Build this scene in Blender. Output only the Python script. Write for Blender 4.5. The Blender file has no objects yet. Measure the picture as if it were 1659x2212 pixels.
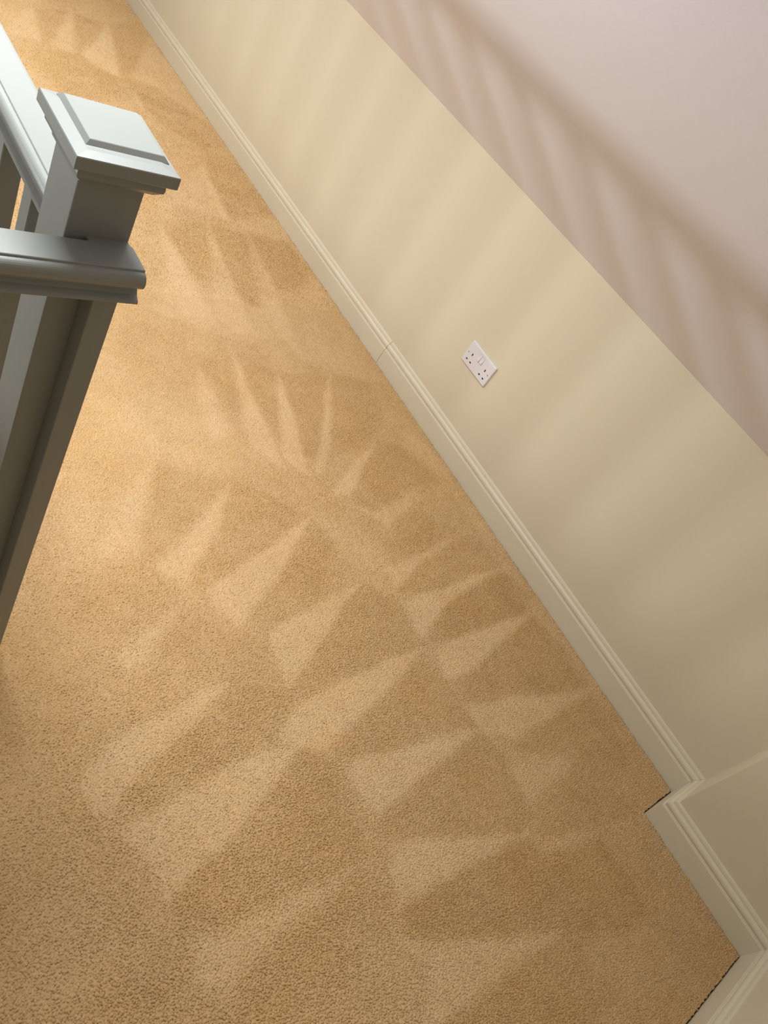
import bpy, bmesh, math, random
import numpy as np
from mathutils import Matrix, Vector

# ------------------------------------------------------------------ scene, camera, light
scene = bpy.context.scene
COL = scene.collection
vs = scene.view_settings
vs.view_transform = 'Standard'
vs.look = 'None'
vs.gamma = 1.0
vs.use_curve_mapping = False
vs.exposure = 0.15

CAM_H = 1.4584                      # camera height above the carpet
cam_data = bpy.data.cameras.new('camera')
cam = bpy.data.objects.new('camera', cam_data)
COL.objects.link(cam)
cam_data.sensor_fit = 'VERTICAL'
cam_data.sensor_height = 36.0
cam_data.lens = 36.0 * 1606.6 / 2212.0
cam_data.clip_start = 0.02
_r = ((0.48648887, 0.72292598, 0.49061859),      # right
      (0.77845055, -0.10371178, -0.61907884),    # down
      (-0.39666525, 0.68309728, -0.61321676))    # forward
cam.matrix_world = Matrix(((_r[0][0], -_r[1][0], -_r[2][0], 0.0),
                           (_r[0][1], -_r[1][1], -_r[2][1], 0.0),
                           (_r[0][2], -_r[1][2], -_r[2][2], CAM_H),
                           (0, 0, 0, 1)))
scene.camera = cam

scene.cycles.max_bounces = 5
scene.cycles.diffuse_bounces = 3
scene.cycles.glossy_bounces = 2
scene.cycles.use_light_tree = False
world = bpy.data.worlds.new('world')
scene.world = world
world.use_nodes = True
world.node_tree.nodes['Background'].inputs[0].default_value = (0.9, 0.88, 0.85, 1)
world.node_tree.nodes['Background'].inputs[1].default_value = 0.03


def lamp(name, kind, loc, energy, color, size=0.05, rot=(0, 0, 0), size_y=None):
    d = bpy.data.lights.new(name, kind)
    d.energy = energy
    d.color = color
    if kind == 'AREA':
        d.shape = 'RECTANGLE'
        d.size = size
        d.size_y = size_y or size
    else:
        d.shadow_soft_size = size
    if kind == 'SPOT':
        d.spot_size = math.radians(160.0)
        d.spot_blend = 0.12
    o = bpy.data.objects.new(name, d)
    o.location = loc
    o.rotation_euler = rot
    COL.objects.link(o)
    return o


LIGHT = (0.92, 0.97, 1.0)
# uplighter in the stairwell: three bulbs, low behind the balustrade
UP = (math.radians(157), 0, 0)
lamp('stairwell_uplight_bulb', 'SPOT', (-2.02, -0.85, 0.660), 32.0, LIGHT, 0.050, UP)
lamp('stairwell_uplight_bulb', 'SPOT', (-2.08, -0.90, 0.620), 14.5, LIGHT, 0.035, UP)
lamp('stairwell_uplight_bulb', 'SPOT', (-1.955, -0.87, 0.695), 14.5, LIGHT, 0.035, UP)
# two fittings along the sloping ceiling over the landing
lamp('landing_ceiling_light', 'AREA', (-1.32, 0.47, 1.74), 22.0, LIGHT, 0.5)
lamp('landing_ceiling_light', 'AREA', (-3.5, 0.47, 1.74), 32.0, LIGHT, 0.5)

# ------------------------------------------------------------------ room dimensions (metres)
D = 2.0773          # main wall face
HC = 0.8451         # knee wall height
SLOPE = math.tan(math.radians(33.5))
SKT = 0.018         # skirting thickness
SKH = 0.1064        # skirting height
XJ = 0.206          # face of the return
YJ = 1.9075         # face of the projecting wall
XE = 0.608          # end wall face
XL = -6.2           # far end of the landing
YB = -2.3           # wall behind the photographer
ZT = 2.40           # flat ceiling
VX, VY = -0.80, 0.36   # stairwell opening: x < VX and y < VY


def ceil_z(y):
    return min(ZT, HC + (D - y) * SLOPE)


# ------------------------------------------------------------------ helpers
def mesh_obj(name, verts, faces, mat=None, parent=None, smooth=False):
    me = bpy.data.meshes.new(name)
    me.from_pydata(verts, [], faces)
    me.update()
    if smooth:
        me.polygons.foreach_set('use_smooth', [True] * len(me.polygons))
    if mat:
        me.materials.append(mat)
    o = bpy.data.objects.new(name, me)
    COL.objects.link(o)
    if parent is not None:
        o.parent = parent
    return o


def bm_obj(name, bm, mat=None, parent=None, smooth=False):
    bmesh.ops.recalc_face_normals(bm, faces=bm.faces)
    me = bpy.data.meshes.new(name)
    bm.to_mesh(me)
    bm.free()
    if smooth:
        me.polygons.foreach_set('use_smooth', [True] * len(me.polygons))
    if mat:
        me.materials.append(mat)
    o = bpy.data.objects.new(name, me)
    COL.objects.link(o)
    if parent is not None:
        o.parent = parent
    return o


def box_bm(x0, x1, y0, y1, z0, z1, bevel=0.0, seg=2):
    bm = bmesh.new()
    v = [bm.verts.new(p) for p in ((x0, y0, z0), (x1, y0, z0), (x1, y1, z0), (x0, y1, z0),
                                   (x0, y0, z1), (x1, y0, z1), (x1, y1, z1), (x0, y1, z1))]
    for f in ((3, 2, 1, 0), (4, 5, 6, 7), (0, 1, 5, 4), (1, 2, 6, 5), (2, 3, 7, 6), (3, 0, 4, 7)):
        bm.faces.new([v[i] for i in f])
    if bevel:
        bmesh.ops.bevel(bm, geom=list(bm.edges), offset=bevel, segments=seg, profile=0.5, affect='EDGES')
    return bm


def sweep_bm(profile, frames):
    """closed profile [(a, b)] carried through frames: functions (a, b) -> point; capped ends."""
    bm = bmesh.new()
    rings = [[bm.verts.new(fr(a, b)) for a, b in profile] for fr in frames]
    n = len(profile)
    for r0, r1 in zip(rings, rings[1:]):
        for i in range(n):
            j = (i + 1) % n
            bm.faces.new((r0[i], r0[j], r1[j], r1[i]))
    bm.faces.new(rings[0])
    bm.faces.new(list(reversed(rings[-1])))
    return bm


def empty(name, loc):
    o = bpy.data.objects.new(name, None)
    o.location = loc
    o.empty_display_size = 0.05
    COL.objects.link(o)
    return o


def keep(o, parent):
    """parent o to parent, keeping its coordinates as world coordinates"""
    o.parent = parent
    o.matrix_parent_inverse = Matrix.Translation(parent.location).inverted()
    return o


def tag(o, label=None, cat=None, group=None, kind=None):
    if label:
        o['label'] = label
    if cat:
        o['category'] = cat
    if group:
        o['group'] = group
    if kind:
        o['kind'] = kind
    return o


def structure(o, label):
    return tag(o, label=label, kind='structure')


# ------------------------------------------------------------------ materials
def new_mat(name):
    m = bpy.data.materials.new(name)
    m.use_nodes = True
    nt = m.node_tree
    return m, nt, nt.nodes['Principled BSDF']


def paint(name, color, rough=0.6, bump_scale=350.0, bump=0.02, bump_dist=0.001, spec=0.4):
    m, nt, b = new_mat(name)
    b.inputs['Roughness'].default_value = rough
    b.inputs['Specular IOR Level'].default_value = spec
    tc = nt.nodes.new('ShaderNodeTexCoord')
    b.inputs['Base Color'].default_value = (*color, 1)
    n2 = nt.nodes.new('ShaderNodeTexNoise')
    n2.inputs['Scale'].default_value = bump_scale
    n2.inputs['Detail'].default_value = 1.0
    nt.links.new(tc.outputs['Object'], n2.inputs['Vector'])
    bp = nt.nodes.new('ShaderNodeBump')
    bp.inputs['Strength'].default_value = bump
    bp.inputs['Distance'].default_value = bump_dist
    nt.links.new(n2.outputs['Fac'], bp.inputs['Height'])
    nt.links.new(bp.outputs['Normal'], b.inputs['Normal'])
    return m


M_WALL = paint('cream_wall_paint', (0.74, 0.65, 0.48), 0.65, 260, 0.12)
M_SKIRT = paint('cream_skirting_paint', (0.76, 0.68, 0.515), 0.38, 120, 0.03)
M_CEIL = paint('pale_ceiling_paint', (0.90, 0.88, 0.975), 0.75, 260, 0.12)
M_RAIL = paint('sage_grey_satin_paint', (0.255, 0.262, 0.240), 0.36, 90, 0.03)
M_UNDER = paint('dark_underlay', (0.05, 0.035, 0.02), 0.9)
M_PLATE = paint('white_moulded_plastic', (0.80, 0.76, 0.76), 0.18, 400, 0.01)
M_HOLE = paint('dark_socket_interior', (0.02, 0.015, 0.012), 0.6)
M_SCREW = paint('screw_metal', (0.55, 0.52, 0.5), 0.3)


def carpet_mat():
    """colour of the yarn: lay of the pile and dye variation come as attributes of each tuft"""
    m, nt, b = new_mat('tan_carpet_pile')
    N, L = nt.nodes, nt.links
    b.inputs['Roughness'].default_value = 0.95
    b.inputs['Specular IOR Level'].default_value = 0.1
    att = N.new('ShaderNodeAttribute')
    att.attribute_name = 'nap'
    hueatt = N.new('ShaderNodeAttribute')
    hueatt.attribute_name = 'tint'

    def mixc(f, a, c, blend='MIX'):
        n = N.new('ShaderNodeMix')
        n.data_type = 'RGBA'
        n.blend_type = blend
        for i, v in ((0, f), (6, a), (7, c)):
            if isinstance(v, (int, float, tuple)):
                n.inputs[i].default_value = v
            else:
                L.new(v, n.inputs[i])
        return n.outputs[2]

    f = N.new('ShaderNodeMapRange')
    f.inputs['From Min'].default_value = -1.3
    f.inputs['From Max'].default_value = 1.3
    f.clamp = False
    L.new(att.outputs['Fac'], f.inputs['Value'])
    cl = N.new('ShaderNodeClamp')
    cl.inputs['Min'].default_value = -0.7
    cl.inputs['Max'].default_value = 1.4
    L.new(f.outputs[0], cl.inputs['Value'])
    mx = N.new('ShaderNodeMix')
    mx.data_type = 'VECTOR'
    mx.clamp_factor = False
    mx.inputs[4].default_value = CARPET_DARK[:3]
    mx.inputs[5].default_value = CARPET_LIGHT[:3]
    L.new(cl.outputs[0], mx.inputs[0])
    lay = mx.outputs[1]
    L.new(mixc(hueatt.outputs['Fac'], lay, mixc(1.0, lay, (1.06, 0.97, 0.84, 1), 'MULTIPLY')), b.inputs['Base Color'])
    return m


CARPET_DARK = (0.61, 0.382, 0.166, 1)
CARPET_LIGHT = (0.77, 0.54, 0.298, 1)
M_CARPET = carpet_mat()

# lay of the pile left by the vacuum cleaner: (brush direction, edge softness, outline on the floor in metres)
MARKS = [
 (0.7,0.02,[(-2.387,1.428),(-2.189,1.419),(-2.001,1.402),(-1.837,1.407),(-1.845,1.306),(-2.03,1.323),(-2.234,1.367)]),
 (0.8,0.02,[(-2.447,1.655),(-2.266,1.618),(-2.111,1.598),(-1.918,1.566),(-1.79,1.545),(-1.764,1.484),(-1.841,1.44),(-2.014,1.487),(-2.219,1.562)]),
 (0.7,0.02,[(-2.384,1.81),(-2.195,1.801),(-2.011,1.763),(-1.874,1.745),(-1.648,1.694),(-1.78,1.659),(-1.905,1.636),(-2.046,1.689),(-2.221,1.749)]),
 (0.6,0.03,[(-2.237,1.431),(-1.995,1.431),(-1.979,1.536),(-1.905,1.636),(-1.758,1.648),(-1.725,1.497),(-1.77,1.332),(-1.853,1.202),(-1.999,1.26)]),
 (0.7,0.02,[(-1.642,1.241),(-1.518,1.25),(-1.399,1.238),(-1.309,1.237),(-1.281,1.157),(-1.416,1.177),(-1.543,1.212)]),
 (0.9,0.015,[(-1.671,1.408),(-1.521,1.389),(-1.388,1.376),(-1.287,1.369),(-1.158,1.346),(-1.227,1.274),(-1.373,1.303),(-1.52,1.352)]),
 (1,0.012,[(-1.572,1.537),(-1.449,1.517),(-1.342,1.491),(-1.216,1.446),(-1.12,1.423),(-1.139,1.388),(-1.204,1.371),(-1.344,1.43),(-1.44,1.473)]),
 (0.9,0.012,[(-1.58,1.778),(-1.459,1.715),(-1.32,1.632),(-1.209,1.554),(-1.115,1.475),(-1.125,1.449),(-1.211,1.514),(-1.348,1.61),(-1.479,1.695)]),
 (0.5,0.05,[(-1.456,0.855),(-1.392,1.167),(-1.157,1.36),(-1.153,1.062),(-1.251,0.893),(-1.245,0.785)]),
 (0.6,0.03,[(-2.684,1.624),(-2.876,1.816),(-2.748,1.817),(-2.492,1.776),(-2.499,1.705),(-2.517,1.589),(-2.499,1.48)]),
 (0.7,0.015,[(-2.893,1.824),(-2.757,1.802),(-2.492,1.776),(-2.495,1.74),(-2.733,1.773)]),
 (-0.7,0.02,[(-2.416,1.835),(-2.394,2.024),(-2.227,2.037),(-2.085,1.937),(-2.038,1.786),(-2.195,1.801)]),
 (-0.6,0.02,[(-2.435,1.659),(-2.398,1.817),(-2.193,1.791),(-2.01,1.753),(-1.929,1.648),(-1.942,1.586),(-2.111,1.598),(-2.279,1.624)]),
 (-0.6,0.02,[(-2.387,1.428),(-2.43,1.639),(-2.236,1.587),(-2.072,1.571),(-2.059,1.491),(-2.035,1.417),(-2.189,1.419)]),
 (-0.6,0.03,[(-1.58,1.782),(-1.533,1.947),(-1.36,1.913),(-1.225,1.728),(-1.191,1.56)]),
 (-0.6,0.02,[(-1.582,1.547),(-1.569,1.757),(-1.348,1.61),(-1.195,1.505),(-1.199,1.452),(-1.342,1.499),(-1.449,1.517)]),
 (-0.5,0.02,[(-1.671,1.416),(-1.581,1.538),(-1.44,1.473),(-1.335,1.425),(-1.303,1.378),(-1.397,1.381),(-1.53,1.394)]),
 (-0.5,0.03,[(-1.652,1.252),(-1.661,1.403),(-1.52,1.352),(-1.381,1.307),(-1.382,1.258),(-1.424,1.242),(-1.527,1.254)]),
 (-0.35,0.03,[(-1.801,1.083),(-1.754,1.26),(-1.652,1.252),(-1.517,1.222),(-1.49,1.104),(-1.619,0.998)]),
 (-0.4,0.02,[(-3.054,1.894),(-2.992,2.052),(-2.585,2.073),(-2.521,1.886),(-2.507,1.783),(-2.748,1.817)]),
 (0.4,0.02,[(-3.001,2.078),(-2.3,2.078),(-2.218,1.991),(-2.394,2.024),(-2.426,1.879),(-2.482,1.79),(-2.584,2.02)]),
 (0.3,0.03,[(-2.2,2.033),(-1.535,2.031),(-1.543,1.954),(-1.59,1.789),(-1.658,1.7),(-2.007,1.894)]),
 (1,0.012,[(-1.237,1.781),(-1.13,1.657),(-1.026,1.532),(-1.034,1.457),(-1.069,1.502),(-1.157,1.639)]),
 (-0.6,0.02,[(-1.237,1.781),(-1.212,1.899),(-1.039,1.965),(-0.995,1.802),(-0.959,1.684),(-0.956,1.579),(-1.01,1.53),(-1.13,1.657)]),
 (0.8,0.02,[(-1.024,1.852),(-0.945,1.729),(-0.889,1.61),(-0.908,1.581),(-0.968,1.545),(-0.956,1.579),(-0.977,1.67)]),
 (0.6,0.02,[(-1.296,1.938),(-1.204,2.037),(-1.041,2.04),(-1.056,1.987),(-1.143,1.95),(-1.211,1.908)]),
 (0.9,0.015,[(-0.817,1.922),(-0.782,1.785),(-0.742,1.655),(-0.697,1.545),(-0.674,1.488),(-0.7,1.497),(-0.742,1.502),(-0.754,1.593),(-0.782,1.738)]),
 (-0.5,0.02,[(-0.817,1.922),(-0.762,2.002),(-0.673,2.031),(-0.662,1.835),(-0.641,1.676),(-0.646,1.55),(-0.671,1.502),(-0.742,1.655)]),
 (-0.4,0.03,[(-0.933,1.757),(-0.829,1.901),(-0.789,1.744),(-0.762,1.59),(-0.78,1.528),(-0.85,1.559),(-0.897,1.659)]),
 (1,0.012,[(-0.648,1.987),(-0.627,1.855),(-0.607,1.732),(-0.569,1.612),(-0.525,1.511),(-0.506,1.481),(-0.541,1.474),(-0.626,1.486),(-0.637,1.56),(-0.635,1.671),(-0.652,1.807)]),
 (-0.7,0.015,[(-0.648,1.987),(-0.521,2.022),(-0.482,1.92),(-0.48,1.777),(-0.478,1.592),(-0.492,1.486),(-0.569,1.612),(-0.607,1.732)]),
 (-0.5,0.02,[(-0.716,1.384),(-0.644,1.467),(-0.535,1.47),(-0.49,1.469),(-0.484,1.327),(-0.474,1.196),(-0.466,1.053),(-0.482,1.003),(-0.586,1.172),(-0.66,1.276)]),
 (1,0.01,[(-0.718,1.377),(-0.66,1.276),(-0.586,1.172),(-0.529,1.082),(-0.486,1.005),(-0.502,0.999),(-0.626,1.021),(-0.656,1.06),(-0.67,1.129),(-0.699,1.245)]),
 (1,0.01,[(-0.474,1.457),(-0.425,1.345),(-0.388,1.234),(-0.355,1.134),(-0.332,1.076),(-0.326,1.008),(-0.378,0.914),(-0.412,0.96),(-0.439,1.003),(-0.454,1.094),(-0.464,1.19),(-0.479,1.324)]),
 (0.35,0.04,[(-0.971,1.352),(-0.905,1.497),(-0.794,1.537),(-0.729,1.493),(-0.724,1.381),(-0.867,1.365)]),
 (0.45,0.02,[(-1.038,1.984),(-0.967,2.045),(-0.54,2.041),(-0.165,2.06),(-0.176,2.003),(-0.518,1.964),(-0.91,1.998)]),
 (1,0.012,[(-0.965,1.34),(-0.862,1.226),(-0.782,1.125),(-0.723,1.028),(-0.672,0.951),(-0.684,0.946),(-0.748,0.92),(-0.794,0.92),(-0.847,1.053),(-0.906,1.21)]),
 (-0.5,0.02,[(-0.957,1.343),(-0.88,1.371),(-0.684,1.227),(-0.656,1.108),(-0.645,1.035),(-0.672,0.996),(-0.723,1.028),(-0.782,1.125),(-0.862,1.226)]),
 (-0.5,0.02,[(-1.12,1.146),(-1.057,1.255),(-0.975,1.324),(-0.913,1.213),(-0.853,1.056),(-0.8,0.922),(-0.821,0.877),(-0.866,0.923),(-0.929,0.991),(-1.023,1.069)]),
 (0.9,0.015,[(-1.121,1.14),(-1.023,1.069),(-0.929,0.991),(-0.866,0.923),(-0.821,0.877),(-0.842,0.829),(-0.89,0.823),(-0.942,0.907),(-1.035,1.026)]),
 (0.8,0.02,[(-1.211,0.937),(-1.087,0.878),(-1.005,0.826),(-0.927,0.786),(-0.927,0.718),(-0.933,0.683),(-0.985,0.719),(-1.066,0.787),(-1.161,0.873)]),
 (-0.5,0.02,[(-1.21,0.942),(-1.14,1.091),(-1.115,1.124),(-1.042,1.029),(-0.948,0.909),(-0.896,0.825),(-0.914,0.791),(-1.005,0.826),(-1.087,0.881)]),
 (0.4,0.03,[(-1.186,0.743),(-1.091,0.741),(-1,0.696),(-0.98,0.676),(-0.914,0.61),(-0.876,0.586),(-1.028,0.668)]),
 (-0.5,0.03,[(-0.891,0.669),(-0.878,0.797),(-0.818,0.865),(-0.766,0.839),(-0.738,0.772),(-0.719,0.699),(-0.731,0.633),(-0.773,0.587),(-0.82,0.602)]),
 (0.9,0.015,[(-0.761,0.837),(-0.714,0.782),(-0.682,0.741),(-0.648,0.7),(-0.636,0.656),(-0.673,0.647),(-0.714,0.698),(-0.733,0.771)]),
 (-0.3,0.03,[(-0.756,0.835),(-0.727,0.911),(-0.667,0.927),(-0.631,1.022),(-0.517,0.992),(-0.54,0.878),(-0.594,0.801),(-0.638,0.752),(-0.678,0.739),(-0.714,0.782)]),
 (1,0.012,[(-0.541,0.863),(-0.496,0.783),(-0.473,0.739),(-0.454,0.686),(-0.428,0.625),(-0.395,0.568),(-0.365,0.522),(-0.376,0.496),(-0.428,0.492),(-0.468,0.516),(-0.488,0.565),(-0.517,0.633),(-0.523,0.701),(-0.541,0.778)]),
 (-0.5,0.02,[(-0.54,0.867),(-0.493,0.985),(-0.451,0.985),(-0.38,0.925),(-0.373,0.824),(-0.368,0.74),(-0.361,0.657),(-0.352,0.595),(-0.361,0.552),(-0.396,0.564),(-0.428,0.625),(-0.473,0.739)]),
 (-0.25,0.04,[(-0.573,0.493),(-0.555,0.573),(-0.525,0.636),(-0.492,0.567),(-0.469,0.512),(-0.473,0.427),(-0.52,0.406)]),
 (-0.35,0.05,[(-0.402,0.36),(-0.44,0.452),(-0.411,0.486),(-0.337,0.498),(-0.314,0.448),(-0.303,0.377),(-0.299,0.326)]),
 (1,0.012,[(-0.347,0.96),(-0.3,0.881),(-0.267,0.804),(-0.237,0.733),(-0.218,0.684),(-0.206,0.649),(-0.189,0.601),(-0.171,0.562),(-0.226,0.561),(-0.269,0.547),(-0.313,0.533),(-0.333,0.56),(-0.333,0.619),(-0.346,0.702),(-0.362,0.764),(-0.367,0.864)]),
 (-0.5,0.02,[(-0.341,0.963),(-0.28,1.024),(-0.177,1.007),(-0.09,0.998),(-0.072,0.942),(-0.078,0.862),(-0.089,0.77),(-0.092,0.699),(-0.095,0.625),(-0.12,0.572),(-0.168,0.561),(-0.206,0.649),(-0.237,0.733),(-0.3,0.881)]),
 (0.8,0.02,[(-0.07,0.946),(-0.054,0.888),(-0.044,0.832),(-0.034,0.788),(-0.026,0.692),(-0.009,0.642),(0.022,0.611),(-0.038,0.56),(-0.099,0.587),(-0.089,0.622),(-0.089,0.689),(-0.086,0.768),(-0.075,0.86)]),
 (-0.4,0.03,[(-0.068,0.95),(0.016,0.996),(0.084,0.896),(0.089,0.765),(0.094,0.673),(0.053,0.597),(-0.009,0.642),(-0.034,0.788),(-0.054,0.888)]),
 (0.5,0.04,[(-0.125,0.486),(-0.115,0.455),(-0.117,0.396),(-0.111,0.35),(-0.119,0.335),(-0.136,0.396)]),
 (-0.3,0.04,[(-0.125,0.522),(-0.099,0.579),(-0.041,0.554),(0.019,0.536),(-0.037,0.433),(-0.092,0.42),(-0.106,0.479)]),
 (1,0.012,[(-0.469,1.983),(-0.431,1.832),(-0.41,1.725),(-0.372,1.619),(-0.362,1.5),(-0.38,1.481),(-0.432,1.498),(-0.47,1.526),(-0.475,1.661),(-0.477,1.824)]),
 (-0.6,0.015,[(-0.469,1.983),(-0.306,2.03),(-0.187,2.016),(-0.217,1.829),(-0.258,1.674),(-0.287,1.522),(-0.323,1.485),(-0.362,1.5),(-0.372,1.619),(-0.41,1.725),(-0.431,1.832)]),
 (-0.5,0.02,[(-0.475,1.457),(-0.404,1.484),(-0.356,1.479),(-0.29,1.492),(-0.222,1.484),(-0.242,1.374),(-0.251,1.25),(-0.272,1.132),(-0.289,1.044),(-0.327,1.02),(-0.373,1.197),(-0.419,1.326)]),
 (0.9,0.015,[(-0.171,1.998),(-0.162,1.856),(-0.157,1.749),(-0.153,1.65),(-0.149,1.591),(-0.204,1.502),(-0.263,1.485),(-0.277,1.514),(-0.253,1.669),(-0.212,1.824)]),
 (1,0.012,[(-0.213,1.493),(-0.208,1.44),(-0.185,1.33),(-0.173,1.235),(-0.154,1.141),(-0.139,1.069),(-0.166,1.05),(-0.24,1.044),(-0.277,1.049),(-0.265,1.139),(-0.247,1.247),(-0.237,1.37)]),
 (-0.6,0.015,[(-0.208,1.489),(-0.143,1.508),(-0.084,1.514),(-0.004,1.507),(0.041,1.499),(0.051,1.422),(-0.006,1.288),(-0.063,1.128),(-0.092,1.061),(-0.139,1.069),(-0.173,1.235),(-0.185,1.33),(-0.208,1.44)]),
 (0.7,0.02,[(-0.052,1.73),(-0.018,1.724),(-0.006,1.616),(0.004,1.543),(0.02,1.501),(-0.008,1.511),(-0.061,1.518),(-0.098,1.509),(-0.078,1.642)]),
 (-0.4,0.02,[(-0.166,1.992),(0.03,1.994),(0.073,1.872),(0.023,1.74),(-0.023,1.729),(-0.064,1.714),(-0.123,1.567),(-0.147,1.598),(-0.157,1.749)]),
 (-0.4,0.03,[(-0.011,1.727),(0.062,1.842),(0.178,1.865),(0.14,1.649),(0.113,1.496),(0.068,1.464),(0.023,1.507),(-0.006,1.616)]),
 (1,0.015,[(0.061,1.443),(0.058,1.366),(0.054,1.279),(0.051,1.197),(0.047,1.108),(0.043,1.062),(0.041,1.004),(0.005,1.017),(-0.025,1.026),(-0.069,1.068),(-0.055,1.133),(-0.03,1.193),(0.021,1.337)]),
 (-0.7,0.015,[(0.064,1.44),(0.12,1.452),(0.157,1.572),(0.163,1.66),(0.279,1.682),(0.372,1.664),(0.37,1.569),(0.3,1.417),(0.273,1.379),(0.237,1.291),(0.2,1.208),(0.145,1.083),(0.093,0.99),(0.054,1.006),(0.043,1.062),(0.051,1.197),(0.054,1.279),(0.058,1.366)]),
 (0.8,0.015,[(0.15,1.655),(0.139,1.554),(0.118,1.471),(0.108,1.481),(0.126,1.586)]),
 (0.4,0.02,[(0.191,1.879),(0.186,1.797),(0.176,1.745),(0.169,1.754),(0.183,1.844)]),
 (0.8,0.015,[(0.276,1.385),(0.268,1.306),(0.266,1.233),(0.266,1.177),(0.265,1.098),(0.264,1.025),(0.265,0.966),(0.239,0.918),(0.225,0.951),(0.159,1),(0.095,0.966),(0.092,0.979),(0.148,1.081),(0.203,1.206),(0.238,1.289)]),
 (-0.6,0.02,[(0.278,1.39),(0.323,1.426),(0.385,1.407),(0.457,1.462),(0.448,1.351),(0.45,1.301),(0.27,0.974),(0.264,1.025),(0.266,1.177),(0.268,1.306)]),
 (0.5,0.008,[(0.463,1.499),(0.456,1.35),(0.448,1.335),(0.457,1.488)]),
 (0.3,0.02,[(0.335,1.413),(0.382,1.41),(0.377,1.391),(0.332,1.399)]),
 (0.8,0.02,[(-4.102,1.63),(-3.85,1.568),(-3.614,1.487),(-3.639,1.406),(-3.822,1.49)]),
 (0.9,0.02,[(-4.09,1.808),(-3.886,1.768),(-3.52,1.675),(-3.522,1.64),(-3.567,1.551),(-3.639,1.529),(-3.817,1.658)]),
 (0.7,0.02,[(-3.867,1.327),(-3.98,1.424),(-3.628,1.355),(-3.634,1.315),(-3.617,1.223),(-3.671,1.227)]),
 (-0.5,0.02,[(-3.971,1.427),(-4.086,1.625),(-3.826,1.497),(-3.652,1.41),(-3.628,1.355)]),
 (-0.5,0.02,[(-4.077,1.646),(-4.085,1.799),(-3.831,1.663),(-3.652,1.533),(-3.64,1.495)]),
 (-0.6,0.02,[(-4.085,1.819),(-4.256,2.037),(-4.152,2.054),(-3.63,1.777),(-3.533,1.68),(-3.886,1.768)]),
 (0.6,0.02,[(-3.561,1.751),(-4.047,2.027),(-3.719,2.064),(-3.332,2.05),(-3.404,1.973),(-3.532,1.861)]),
 (-0.5,0.02,[(-3.535,1.286),(-3.639,1.529),(-3.522,1.64),(-3.517,1.729),(-3.505,1.85),(-3.377,1.962),(-3.309,2),(-3.327,1.811),(-3.344,1.635),(-3.228,1.481),(-3.201,1.315),(-3.34,1.255)]),
 (0.5,0.012,[(-3.447,1.697),(-3.337,1.704),(-3.245,1.682),(-3.268,1.667)]),
 (-0.5,0.02,[(-3.442,1.707),(-3.35,1.95),(-3.145,1.954),(-3.029,1.916),(-3.154,1.743),(-3.249,1.689)]),
]


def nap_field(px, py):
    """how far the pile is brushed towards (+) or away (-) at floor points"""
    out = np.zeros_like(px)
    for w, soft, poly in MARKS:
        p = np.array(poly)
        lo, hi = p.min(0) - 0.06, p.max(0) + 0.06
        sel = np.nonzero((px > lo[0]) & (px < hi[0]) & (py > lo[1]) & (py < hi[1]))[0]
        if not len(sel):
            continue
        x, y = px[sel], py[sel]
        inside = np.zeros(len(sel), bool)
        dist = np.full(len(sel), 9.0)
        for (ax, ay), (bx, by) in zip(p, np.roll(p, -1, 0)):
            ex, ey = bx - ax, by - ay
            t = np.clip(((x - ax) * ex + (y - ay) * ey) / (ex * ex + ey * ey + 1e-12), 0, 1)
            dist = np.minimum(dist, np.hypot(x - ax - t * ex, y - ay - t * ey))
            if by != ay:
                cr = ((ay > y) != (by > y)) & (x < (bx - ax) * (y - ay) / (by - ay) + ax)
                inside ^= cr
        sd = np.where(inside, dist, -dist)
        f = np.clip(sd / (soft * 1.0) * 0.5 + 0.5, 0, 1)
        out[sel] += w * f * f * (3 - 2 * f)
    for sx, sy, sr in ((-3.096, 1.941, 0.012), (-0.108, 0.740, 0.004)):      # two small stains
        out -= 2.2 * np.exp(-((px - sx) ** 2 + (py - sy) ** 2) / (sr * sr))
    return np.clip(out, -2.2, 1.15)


def vnoise(x, y, scale, seed, octaves=3):
    """smooth value noise, about -1..1"""
    out = np.zeros_like(x)
    amp, tot = 1.0, 0.0
    for k in range(octaves):
        g = np.random.default_rng(seed + k).uniform(-1, 1, (256, 256))
        u, v = x * scale + 77.3, y * scale + 41.7
        i, j = np.floor(u).astype(int), np.floor(v).astype(int)
        fu, fv = u - i, v - j
        fu, fv = fu * fu * (3 - 2 * fu), fv * fv * (3 - 2 * fv)
        a = g[i % 256, j % 256] * (1 - fu) + g[(i + 1) % 256, j % 256] * fu
        b = g[i % 256, (j + 1) % 256] * (1 - fu) + g[(i + 1) % 256, (j + 1) % 256] * fu
        out += amp * (a * (1 - fv) + b * fv)
        tot += amp
        amp *= 0.6
        scale *= 2.1
    return out / tot


# ------------------------------------------------------------------ floor: fitted carpet round the stairwell opening
def lin(a, b, step):
    return np.linspace(a, b, max(2, int(math.ceil((b - a) / step)) + 1))[:-1]


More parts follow.
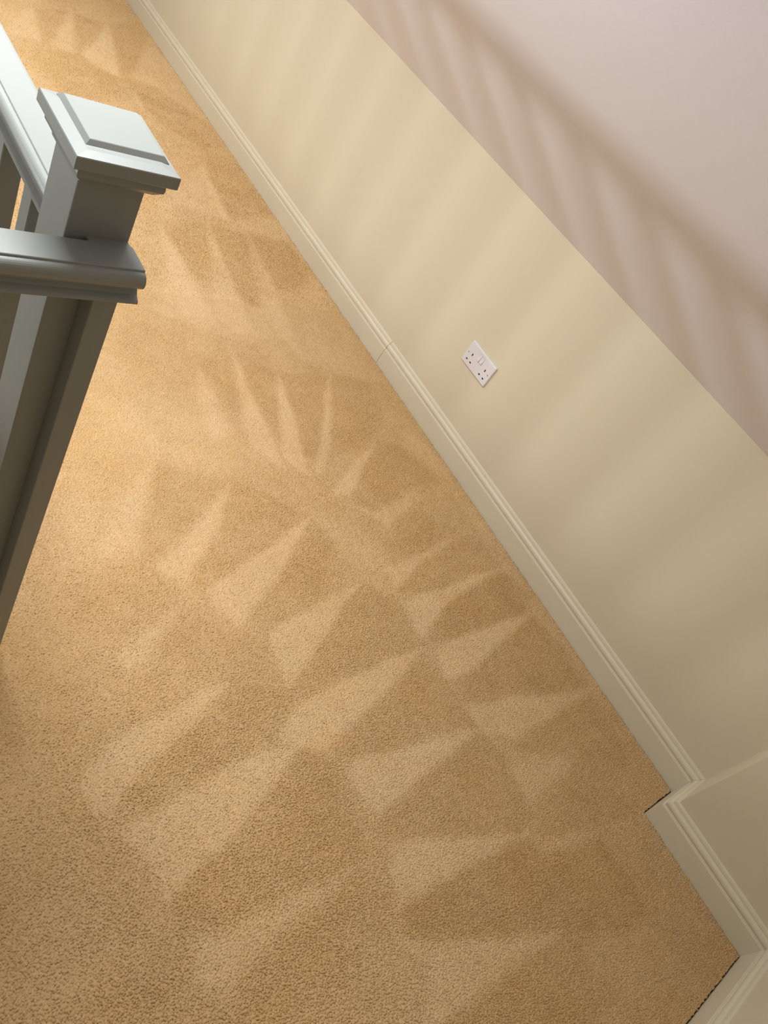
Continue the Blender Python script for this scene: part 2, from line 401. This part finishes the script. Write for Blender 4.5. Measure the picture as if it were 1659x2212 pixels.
GAP = 0.003          # carpet stops just short of the long skirting
GAPR = 0.0045         # wider gap at the return and at the end wall
xa = XJ - SKT - GAPR
xe = XE - SKT - GAPR
yj = YJ - SKT - GAP
ym = D - SKT - GAP
gx = np.concatenate([lin(XL, -4.9, 0.1), lin(-4.9, VX, 0.03), lin(VX, xa, 0.03), lin(xa, xe, 0.03), [xe]])
gy = np.concatenate([lin(YB, 0.15, 0.1), lin(0.15, VY, 0.03), lin(VY, yj, 0.03), lin(yj, ym, 0.03), [ym]])
nx, ny = len(gx), len(gy)
PX, PY = np.meshgrid(gx, gy)
cx = (gx[:-1] + gx[1:]) / 2
cy = (gy[:-1] + gy[1:]) / 2
CX, CY = np.meshgrid(cx, cy)
use = ~((CX < VX) & (CY < VY)) & ~((CX > xa) & (CY > yj))
jj, ii = np.nonzero(use)
quads = np.stack([jj * nx + ii, jj * nx + ii + 1, (jj + 1) * nx + ii + 1, (jj + 1) * nx + ii], 1)
rng = np.random.default_rng(3)
PZ = np.full(PX.size, -0.004)
vid = np.full(nx * ny, -1)
used_v = np.unique(quads)
vid[used_v] = np.arange(len(used_v))
V = np.stack([PX.ravel(), PY.ravel(), PZ], 1)[used_v]
Q = vid[quads]
floor = mesh_obj('floor', V.tolist(), Q.tolist(), M_CARPET)




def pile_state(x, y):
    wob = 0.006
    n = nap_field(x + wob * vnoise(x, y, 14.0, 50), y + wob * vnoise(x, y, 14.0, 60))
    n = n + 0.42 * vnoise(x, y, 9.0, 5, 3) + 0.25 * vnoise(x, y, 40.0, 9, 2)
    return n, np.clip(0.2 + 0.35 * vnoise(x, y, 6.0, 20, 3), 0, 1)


nap, tint = pile_state(V[:, 0], V[:, 1])
ta = floor.data.attributes.new('tint', 'FLOAT', 'POINT')
ta.data.foreach_set('value', tint.astype(np.float32))
at_ = floor.data.attributes.new('nap', 'FLOAT', 'POINT')
at_.data.foreach_set('value', nap.astype(np.float32))
sol = floor.modifiers.new('thickness', 'SOLIDIFY')
sol.thickness = 0.006
sol.offset = -1
structure(floor, 'tan fitted carpet with pale wedge-shaped vacuum cleaner marks')

# cut pile: far too many tufts to count, one mesh
def tufts(x0, x1, y0, y1, step, wide):
    r = np.random.default_rng(int(abs(x0) * 1000) + 7)
    xs, ys = np.arange(x0, x1, step), np.arange(y0, y1, step)
    X, Y = (a.ravel() for a in np.meshgrid(xs, ys))
    X = X + r.uniform(-0.5, 0.5, X.size) * step
    Y = Y + r.uniform(-0.5, 0.5, X.size) * step
    ok = ~((X < VX) & (Y < VY)) & ~((X > xa) & (Y > yj)) & (X < xe) & (Y < ym)
    X, Y = X[ok], Y[ok]
    n, t = pile_state(X, Y)
    # the pile lies along a slowly turning direction, brushed to or fro
    ang = np.radians(42.0) + 0.8 * vnoise(X, Y, 1.6, 80, 2)
    u = X * np.cos(ang) + Y * np.sin(ang)
    v = -X * np.sin(ang) + Y * np.cos(ang)
    clump = vnoise(u * 0.55, v, 1.0 / 0.007, 90, 2)
    lean = step * (0.30 - 0.24 * np.clip(n, -1, 1)) + r.normal(0, 0.25, X.size) * step
    side = r.normal(0, 0.30, X.size) * step
    ax = X + lean * np.cos(ang) - side * np.sin(ang)
    ay = Y + lean * np.sin(ang) + side * np.cos(ang)
    az = 0.0002 + r.normal(0, 0.0006, X.size) + 0.0005 * clump
    h = step * wide * r.uniform(0.8, 1.2, X.size)
    spin = r.uniform(0, math.pi / 2, X.size)
    k = X.size
    P = np.empty((k, 5, 3), np.float32)
    for q in range(4):
        a = spin + q * math.pi / 2
        P[:, q, 0] = X + h * np.cos(a)
        P[:, q, 1] = Y + h * np.sin(a)
        P[:, q, 2] = -0.0042
    P[:, 4, 0], P[:, 4, 1], P[:, 4, 2] = ax, ay, az
    shade = n + r.normal(0, 0.20, k) + 0.22 * clump
    return P.reshape(-1, 3), np.repeat(shade, 5), np.repeat(t, 5)


parts = [tufts(-1.95, xe, -0.25, ym, 0.0042, 0.80), tufts(-4.75, -1.95, VY, ym, 0.0064, 0.80)]
PV = np.concatenate([p[0] for p in parts])
nt_ = len(PV) // 5
base = (np.arange(nt_) * 5)[:, None, None]
tri = base + np.array([[0, 1, 4], [1, 2, 4], [2, 3, 4], [3, 0, 4]])[None]
tri = tri.reshape(-1, 3)
pm = bpy.data.meshes.new('carpet_pile')
pm.vertices.add(len(PV))
pm.vertices.foreach_set('co', PV.ravel())
pm.loops.add(tri.size)
pm.loops.foreach_set('vertex_index', tri.ravel().astype(np.int32))
pm.polygons.add(len(tri))
pm.polygons.foreach_set('loop_start', np.arange(0, tri.size, 3, dtype=np.int32))
pm.update(calc_edges=True)
for nme, vals in (('nap', np.concatenate([p[1] for p in parts])), ('tint', np.concatenate([p[2] for p in parts]))):
    pm.attributes.new(nme, 'FLOAT', 'POINT').data.foreach_set('value', vals.astype(np.float32))
pm.materials.append(M_CARPET)
pile = bpy.data.objects.new('carpet_pile', pm)
COL.objects.link(pile)
keep(pile, floor)
pile['kind'] = 'stuff'
ul = bm_obj('underlay', box_bm(VX - 0.02, XE, YB, D, -0.05, -0.0101), M_UNDER)
keep(ul, floor)
ul2 = bm_obj('underlay', box_bm(XL, VX - 0.02, VY - 0.02, D, -0.05, -0.0101), M_UNDER)
keep(ul2, floor)

# ------------------------------------------------------------------ walls and ceiling
T = 0.10


def wall_poly(name, pts, thick, mat, label):
    """flat polygon pts extruded by vector thick"""
    n = len(pts)
    v = [Vector(p) for p in pts] + [Vector(p) + Vector(thick) for p in pts]
    f = [tuple(range(n)), tuple(reversed(range(n, 2 * n)))]
    for i in range(n):
        j = (i + 1) % n
        f.append((i, i + n, j + n, j))
    bm = bmesh.new()
    bv = [bm.verts.new(p) for p in v]
    for q in f:
        bm.faces.new([bv[i] for i in q])
    o = bm_obj(name, bm, mat)
    structure(o, label)
    return o


wall_poly('wall_back', [(XL, D, -0.05), (XJ, D, -0.05), (XJ, D, HC), (XL, D, HC)], (0, T, 0), M_WALL,
          'long low cream knee wall under the sloping ceiling')
# projecting boxed-out corner beside the end wall
wall_poly('wall_return', [(XJ, D, -0.05), (XJ, YJ, -0.05), (XJ, YJ, ceil_z(YJ)), (XJ, D, HC)], (0.03, 0, 0), M_WALL,
          'narrow cream return where the wall steps forward')
wall_poly('wall_front', [(XJ + 0.03, YJ, -0.05), (XE, YJ, -0.05), (XE, YJ, ceil_z(YJ)), (XJ + 0.03, YJ, ceil_z(YJ))], (0, T, 0), M_WALL,
          'cream wall stepped forward beside the end wall')
yk = D - (ZT - HC) / SLOPE
wall_poly('wall_right', [(XE, YJ + T, -0.05), (XE, YB, -0.05), (XE, YB, ZT), (XE, yk, ZT), (XE, YJ + T, ceil_z(YJ + T))], (T, 0, 0), M_WALL,
          'cream end wall meeting the carpet at the bottom corner')
wall_poly('wall_left', [(XL, D, -2.6), (XL, YB, -2.6), (XL, YB, ZT), (XL, yk, ZT), (XL, D, HC)], (-T, 0, 0), M_WALL,
          'cream wall at the far end of the landing')
wall_poly('wall_rear', [(XL, YB, -2.6), (XE, YB, -2.6), (XE, YB, ZT), (XL, YB, ZT)], (0, -T, 0), M_WALL,
          'cream wall across the stairwell')
# stairwell shaft below the landing
wall_poly('wall_shaft', [(XL, VY, -2.6), (VX, VY, -2.6), (VX, VY, -0.05), (XL, VY, -0.05)], (0, 0.03, 0), M_WALL,
          'cream side of the stairwell below the landing')
wall_poly('wall_shaft_end', [(VX, VY, -2.6), (VX, YB, -2.6), (VX, YB, -0.05), (VX, VY, -0.05)], (0.03, 0, 0), M_WALL,
          'cream end of the stairwell below the landing')
lf = bm_obj('floor_lower', box_bm(XL, VX, YB, VY, -2.65, -2.6), M_CARPET)
structure(lf, 'tan carpet at the foot of the stairwell')

# sloping ceiling, one board with the flat ceiling above it
cv = [(XL, D, HC), (XE, D, HC), (XE, yk, ZT), (XL, yk, ZT), (XL, YB, ZT), (XE, YB, ZT)]
cu = [(x, y, z + 0.08) for x, y, z in cv]
ceil_o = mesh_obj('ceiling', cv + cu, [(0, 1, 2, 3), (3, 2, 5, 4), (9, 8, 7, 6), (10, 11, 8, 9),
                                      (0, 6, 7, 1), (4, 5, 11, 10), (1, 7, 8, 2), (2, 8, 11, 5), (0, 3, 9, 6), (3, 4, 10, 9)], M_CEIL)
structure(ceil_o, 'pale pinkish sloping ceiling above the low wall')

# ------------------------------------------------------------------ skirting boards: moulded profile, mitred
def skirt_profile():
    t = SKT
    p = [(0, -0.01), (t, -0.01), (t, 0.0655), (t - 0.0008, 0.0672), (t - 0.0040, 0.0680), (t - 0.0042, 0.0700)]
    for k in range(9):                       # torus bead, leaning back to the wall
        a = math.radians(-62 + k * 152 / 8)
        p.append((t - 0.0105 + 0.0085 * math.cos(a) - 0.0012 * k / 8, 0.0815 + 0.0118 * math.sin(a)))
    p += [(0.0072, 0.0945), (0.0070, 0.0965), (0.0064, 0.1010), (0.0048, 0.1046), (0.0022, SKH), (0, SKH)]
    return p


SP = skirt_profile()


def skirting(name, start, end, normal, m0, m1, label, parent=None):
    """board from start to end on a wall with outward normal; m0/m1: mitre (+1 outside corner, -1 inside, 0 square)"""
    s, e, n = Vector((*start, 0)), Vector((*end, 0)), Vector((*normal, 0))
    d = (e - s).normalized()
    bm = sweep_bm(SP, [lambda a, b: s + n * a - d * (a * m0) + Vector((0, 0, b)),
                       lambda a, b: e + n * a + d * (a * m1) + Vector((0, 0, b))])
    o = bm_obj(name, bm, M_SKIRT)
    if parent is None:
        structure(o, label)
    else:
        keep(o, parent)
    return o


XS = -1.652         # butt joint in the long run
bb = empty('baseboard_back', (XS, D, 0))
structure(bb, 'moulded cream skirting board along the long low wall')
b1 = skirting('board', (XL, D), (XS - 0.0004, D), (0, -1), 0, 0, '', bb)
b2 = skirting('board', (XS + 0.0004, D + 0.0012), (XJ, D + 0.0012), (0, -1), 0, -1, '', bb)
skirting('baseboard_return', (XJ, D), (XJ, YJ), (-1, 0), -1, 1, 'short mitred skirting board on the return')
skirting('baseboard_front', (XJ, YJ), (XE, YJ), (0, -1), 1, -1, 'moulded cream skirting board on the stepped-forward wall')
skirting('baseboard_right', (XE, YJ), (XE, YB), (-1, 0), -1, 0, 'moulded cream skirting board on the end wall')

# ------------------------------------------------------------------ balustrade
bal = empty('stair_balustrade', (-0.814, 0.394, 0))
tag(bal, 'grey-green painted wooden stair balustrade with a square capped newel post', 'balustrade')
NX0, NX1, NY0, NY1 = -0.853, -0.775, 0.3547, 0.4327
post = bm_obj('newel_post', box_bm(NX0, NX1, NY0, NY1, -0.0, 1.034, 0.0015, 2), M_RAIL)
keep(post, bal)

NCX, NCY = (NX0 + NX1) / 2, (NY0 + NY1) / 2


def square_stack(levels):
    """rectangular rings (x0, x1, y0, y1, z) joined into one closed solid"""
    bm = bmesh.new()
    rings = [[bm.verts.new(p) for p in ((x0, y0, z), (x1, y0, z), (x1, y1, z), (x0, y1, z))] for x0, x1, y0, y1, z in levels]
    for a, b in zip(rings, rings[1:]):
        for i in range(4):
            bm.faces.new((a[i], a[(i + 1) % 4], b[(i + 1) % 4], b[i]))
    bm.faces.new(list(reversed(rings[0])))
    bm.faces.new(rings[-1])
    return bm


def inset(o, z):
    """ring o metres inside the edge of the cap plate"""
    return (-0.8800 + o, -0.7495 - o, 0.3355 + o, 0.4550 - o, z)


cap = bm_obj('newel_cap', square_stack([(NX0 - .001, NX1 + .001, NY0 - .001, NY1 + .001, 1.0180),
                                        (NX0 - .004, NX1 + .004, NY0 - .004, NY1 + .004, 1.0188),
                                        inset(0.0165, 1.0215), inset(0.0120, 1.0262), inset(0.0090, 1.0290), inset(0.0085, 1.0330), inset(0.0090, 1.0400),
                                        inset(0.0070, 1.0412), inset(0.0012, 1.0414), inset(0.0, 1.0426), inset(0.0, 1.0560), inset(0.0008, 1.0570),
                                        inset(0.0160, 1.0585)]), M_RAIL)
keep(cap, bal)
panel = bm_obj('raised_panel', square_stack([(-0.8735, -0.7745, 0.3525, 0.4495, 1.0570), (-0.8735, -0.7745, 0.3525, 0.4495, 1.0584),
                                             (-0.8685, -0.7795, 0.3575, 0.4445, 1.0632), (-0.8675, -0.7805, 0.3585, 0.4435, 1.0637)]), M_RAIL)
panel.parent = cap
panel.matrix_parent_inverse = Matrix.Identity(4)

RT = 0.949           # top of both handrails


def rail_profile():
    half = [(0.0218, 0.0), (0.0226, -0.0006), (0.0228, -0.0024), (0.0240, -0.0028)]
    for k in range(13):
        a = math.radians(78 - k * 150 / 12)
        half.append((0.0230 + 0.0108 * math.cos(a), -0.0137 + 0.0110 * math.sin(a)))
    half += [(0.0232, -0.0250), (0.0205, -0.0262), (0.0192, -0.0280), (0.0198, -0.0315), (0.0230, -0.0360), (0.0290, -0.0402), (0.0310, -0.0425),
             (0.0306, -0.0446), (0.0260, -0.0460), (0.0180, -0.0460)]
    left = [(-a, b) for a, b in half]
    return half + list(reversed(left))


RP = rail_profile()
RAY = 0.3946         # handrail along the landing
RBX = -0.7425        # handrail across, in front of the post
ra = bm_obj('handrail', sweep_bm(RP, [lambda a, b: Vector((-5.2, RAY + a, RT + b)), lambda a, b: Vector((NX0, RAY + a, RT + b))]), M_RAIL)
rb = bm_obj('handrail', sweep_bm(RP, [lambda a, b: Vector((RBX + a, -1.6, RT + b)), lambda a, b: Vector((RBX + a, 0.4335, RT + b))]), M_RAIL)
blk = bm_obj('rail_return', box_bm(-0.7790, -0.752, 0.3800, 0.4325, 0.899, RT - 0.0003, 0.0012, 1), M_RAIL)
for o in (ra, rb, blk):
    keep(o, bal)

bal_mesh = None
PITCH = 0.1285


def baluster(x0, y0):
    global bal_mesh
    if bal_mesh is None:
        o = bm_obj('baluster', box_bm(-0.0165, 0.0165, -0.0157, 0.0157, 0.0, RT - 0.0445, 0.0012, 1), M_RAIL)
        bal_mesh = o.data
    else:
        o = bpy.data.objects.new('baluster', bal_mesh)
        COL.objects.link(o)
    o.location = (x0, y0, 0)
    return keep(o, bal)


for k in range(33):
    baluster(-0.9565 - k * PITCH, 0.3940)
for k in range(15):
    baluster(-0.7585, 0.4105 - k * 0.1155)

# ------------------------------------------------------------------ twin switched socket
SX, SZ = -1.2758, 0.3463
sock = empty('wall_socket', (SX, D, SZ))
tag(sock, 'white twin switched wall socket on the cream wall above the skirting board', 'socket')


def spos(u, v):
    return SX + (u - 0.5) * 0.146, SZ + (0.5 - v) * 0.086


def rounded_plate(w, h, r, layers):
    """rounded rectangle stacked through (inset, y) layers, front last"""
    bm = bmesh.new()
    rings = []
    for inset, y in layers:
        rr = max(r - inset, 0.0008)
        ring = []
        for cxs, czs, a0 in ((1, 1, 0), (-1, 1, 90), (-1, -1, 180), (1, -1, 270)):
            for k in range(5):
                a = math.radians(a0 + k * 22.5)
                ring.append(bm.verts.new((SX + cxs * (w / 2 - inset - rr) + rr * math.cos(a), y,
                                          SZ + czs * (h / 2 - inset - rr) + rr * math.sin(a))))
        rings.append(ring)
    n = len(rings[0])
    for a, b in zip(rings, rings[1:]):
        for i in range(n):
            bm.faces.new((a[i], a[(i + 1) % n], b[(i + 1) % n], b[i]))
    bm.faces.new(list(reversed(rings[0])))
    bm.faces.new(rings[-1])
    return bm


plate = bm_obj('faceplate', rounded_plate(0.146, 0.086, 0.004, [(0.0006, D), (0.0, D - 0.0008), (0.0, D - 0.0045), (0.0006, D - 0.0062),
                                                                (0.0022, D - 0.0078), (0.0040, D - 0.0085)]), M_PLATE)
PF = D - 0.0085
holes = []
for u, c in ((0.225, 0), (0.775, 1)):
    holes.append((spos(u, 0.46), 0.0050, 0.0095, 'earth'))
    holes.append((spos(u - 0.076, 0.765), 0.0078, 0.0056, 'live'))
    holes.append((spos(u + 0.076, 0.765), 0.0078, 0.0056, 'neutral'))
rocks = [(spos(0.442, 0.29), 0.0118, 0.0265), (spos(0.548, 0.29), 0.0118, 0.0265)]
screws = [spos(0.087, 0.5), spos(0.913, 0.5)]
cut = bmesh.new()


def add_box(bm, x, z, w, h, y0, y1):
    v = [bm.verts.new(p) for p in ((x - w / 2, y0, z - h / 2), (x + w / 2, y0, z - h / 2), (x + w / 2, y1, z - h / 2), (x - w / 2, y1, z - h / 2),
                                   (x - w / 2, y0, z + h / 2), (x + w / 2, y0, z + h / 2), (x + w / 2, y1, z + h / 2), (x - w / 2, y1, z + h / 2))]
    for f in ((3, 2, 1, 0), (4, 5, 6, 7), (0, 1, 5, 4), (1, 2, 6, 5), (2, 3, 7, 6), (3, 0, 4, 7)):
        bm.faces.new([v[i] for i in f])


for (x, z), w, h, _ in holes:
    add_box(cut, x, z, w, h, PF - 0.004, PF + 0.0035)
for (x, z), w, h in rocks:
    add_box(cut, x, z, w + 0.0014, h + 0.0014, PF - 0.004, PF + 0.0025)
for x, z in screws:
    add_box(cut, x, z, 0.0052, 0.0052, PF - 0.004, PF + 0.0022)
cutter = bm_obj('cutter', cut)
bo = plate.modifiers.new('cut', 'BOOLEAN')
bo.operation = 'DIFFERENCE'
bo.solver = 'EXACT'
bo.object = cutter
dg = bpy.context.evaluated_depsgraph_get()
nm = bpy.data.meshes.new_from_object(plate.evaluated_get(dg))
plate.modifiers.clear()
plate.data = nm
bpy.data.objects.remove(cutter)
keep(plate, sock)
for (x, z), w, h, nme in holes:
    hb = bmesh.new()
    add_box(hb, x, z, w + 0.0002, h + 0.0002, PF + 0.0012, PF + 0.004)
    o = bm_obj('pin_hole', hb, M_HOLE)
    keep(o, sock)
for (x, z), w, h in rocks:
    # rocker pressed in at the top and standing proud at the bottom
    prof = [(-0.5, 0.0030), (-0.5, -0.0030), (-0.44, -0.0034), (0.02, -0.0008), (0.5, -0.0002), (0.5, 0.0030)]
    bm = sweep_bm([(p * h, q) for p, q in prof], [lambda a, b, x=x, z=z, w=w: Vector((x - w / 2, PF + b, z + a)),
                                                  lambda a, b, x=x, z=z, w=w: Vector((x + w / 2, PF + b, z + a))])
    o = bm_obj('rocker_switch', bm, M_PLATE)
    keep(o, sock)
for x, z in screws:
    bm = bmesh.new()
    bmesh.ops.create_cone(bm, cap_ends=True, segments=14, radius1=0.0021, radius2=0.0019, depth=0.0012,
                          matrix=Matrix.Translation((x, PF + 0.0016, z)) @ Matrix.Rotation(math.radians(90), 4, 'X'))
    o = bm_obj('screw', bm, M_SCREW)
    keep(o, sock)
    bm = bmesh.new()
    add_box(bm, x, z, 0.0040, 0.0008, PF + 0.0008, PF + 0.0013)
    s = bm_obj('screw_slot', bm, M_HOLE)
    s.parent = o
    s.matrix_parent_inverse = Matrix.Identity(4)
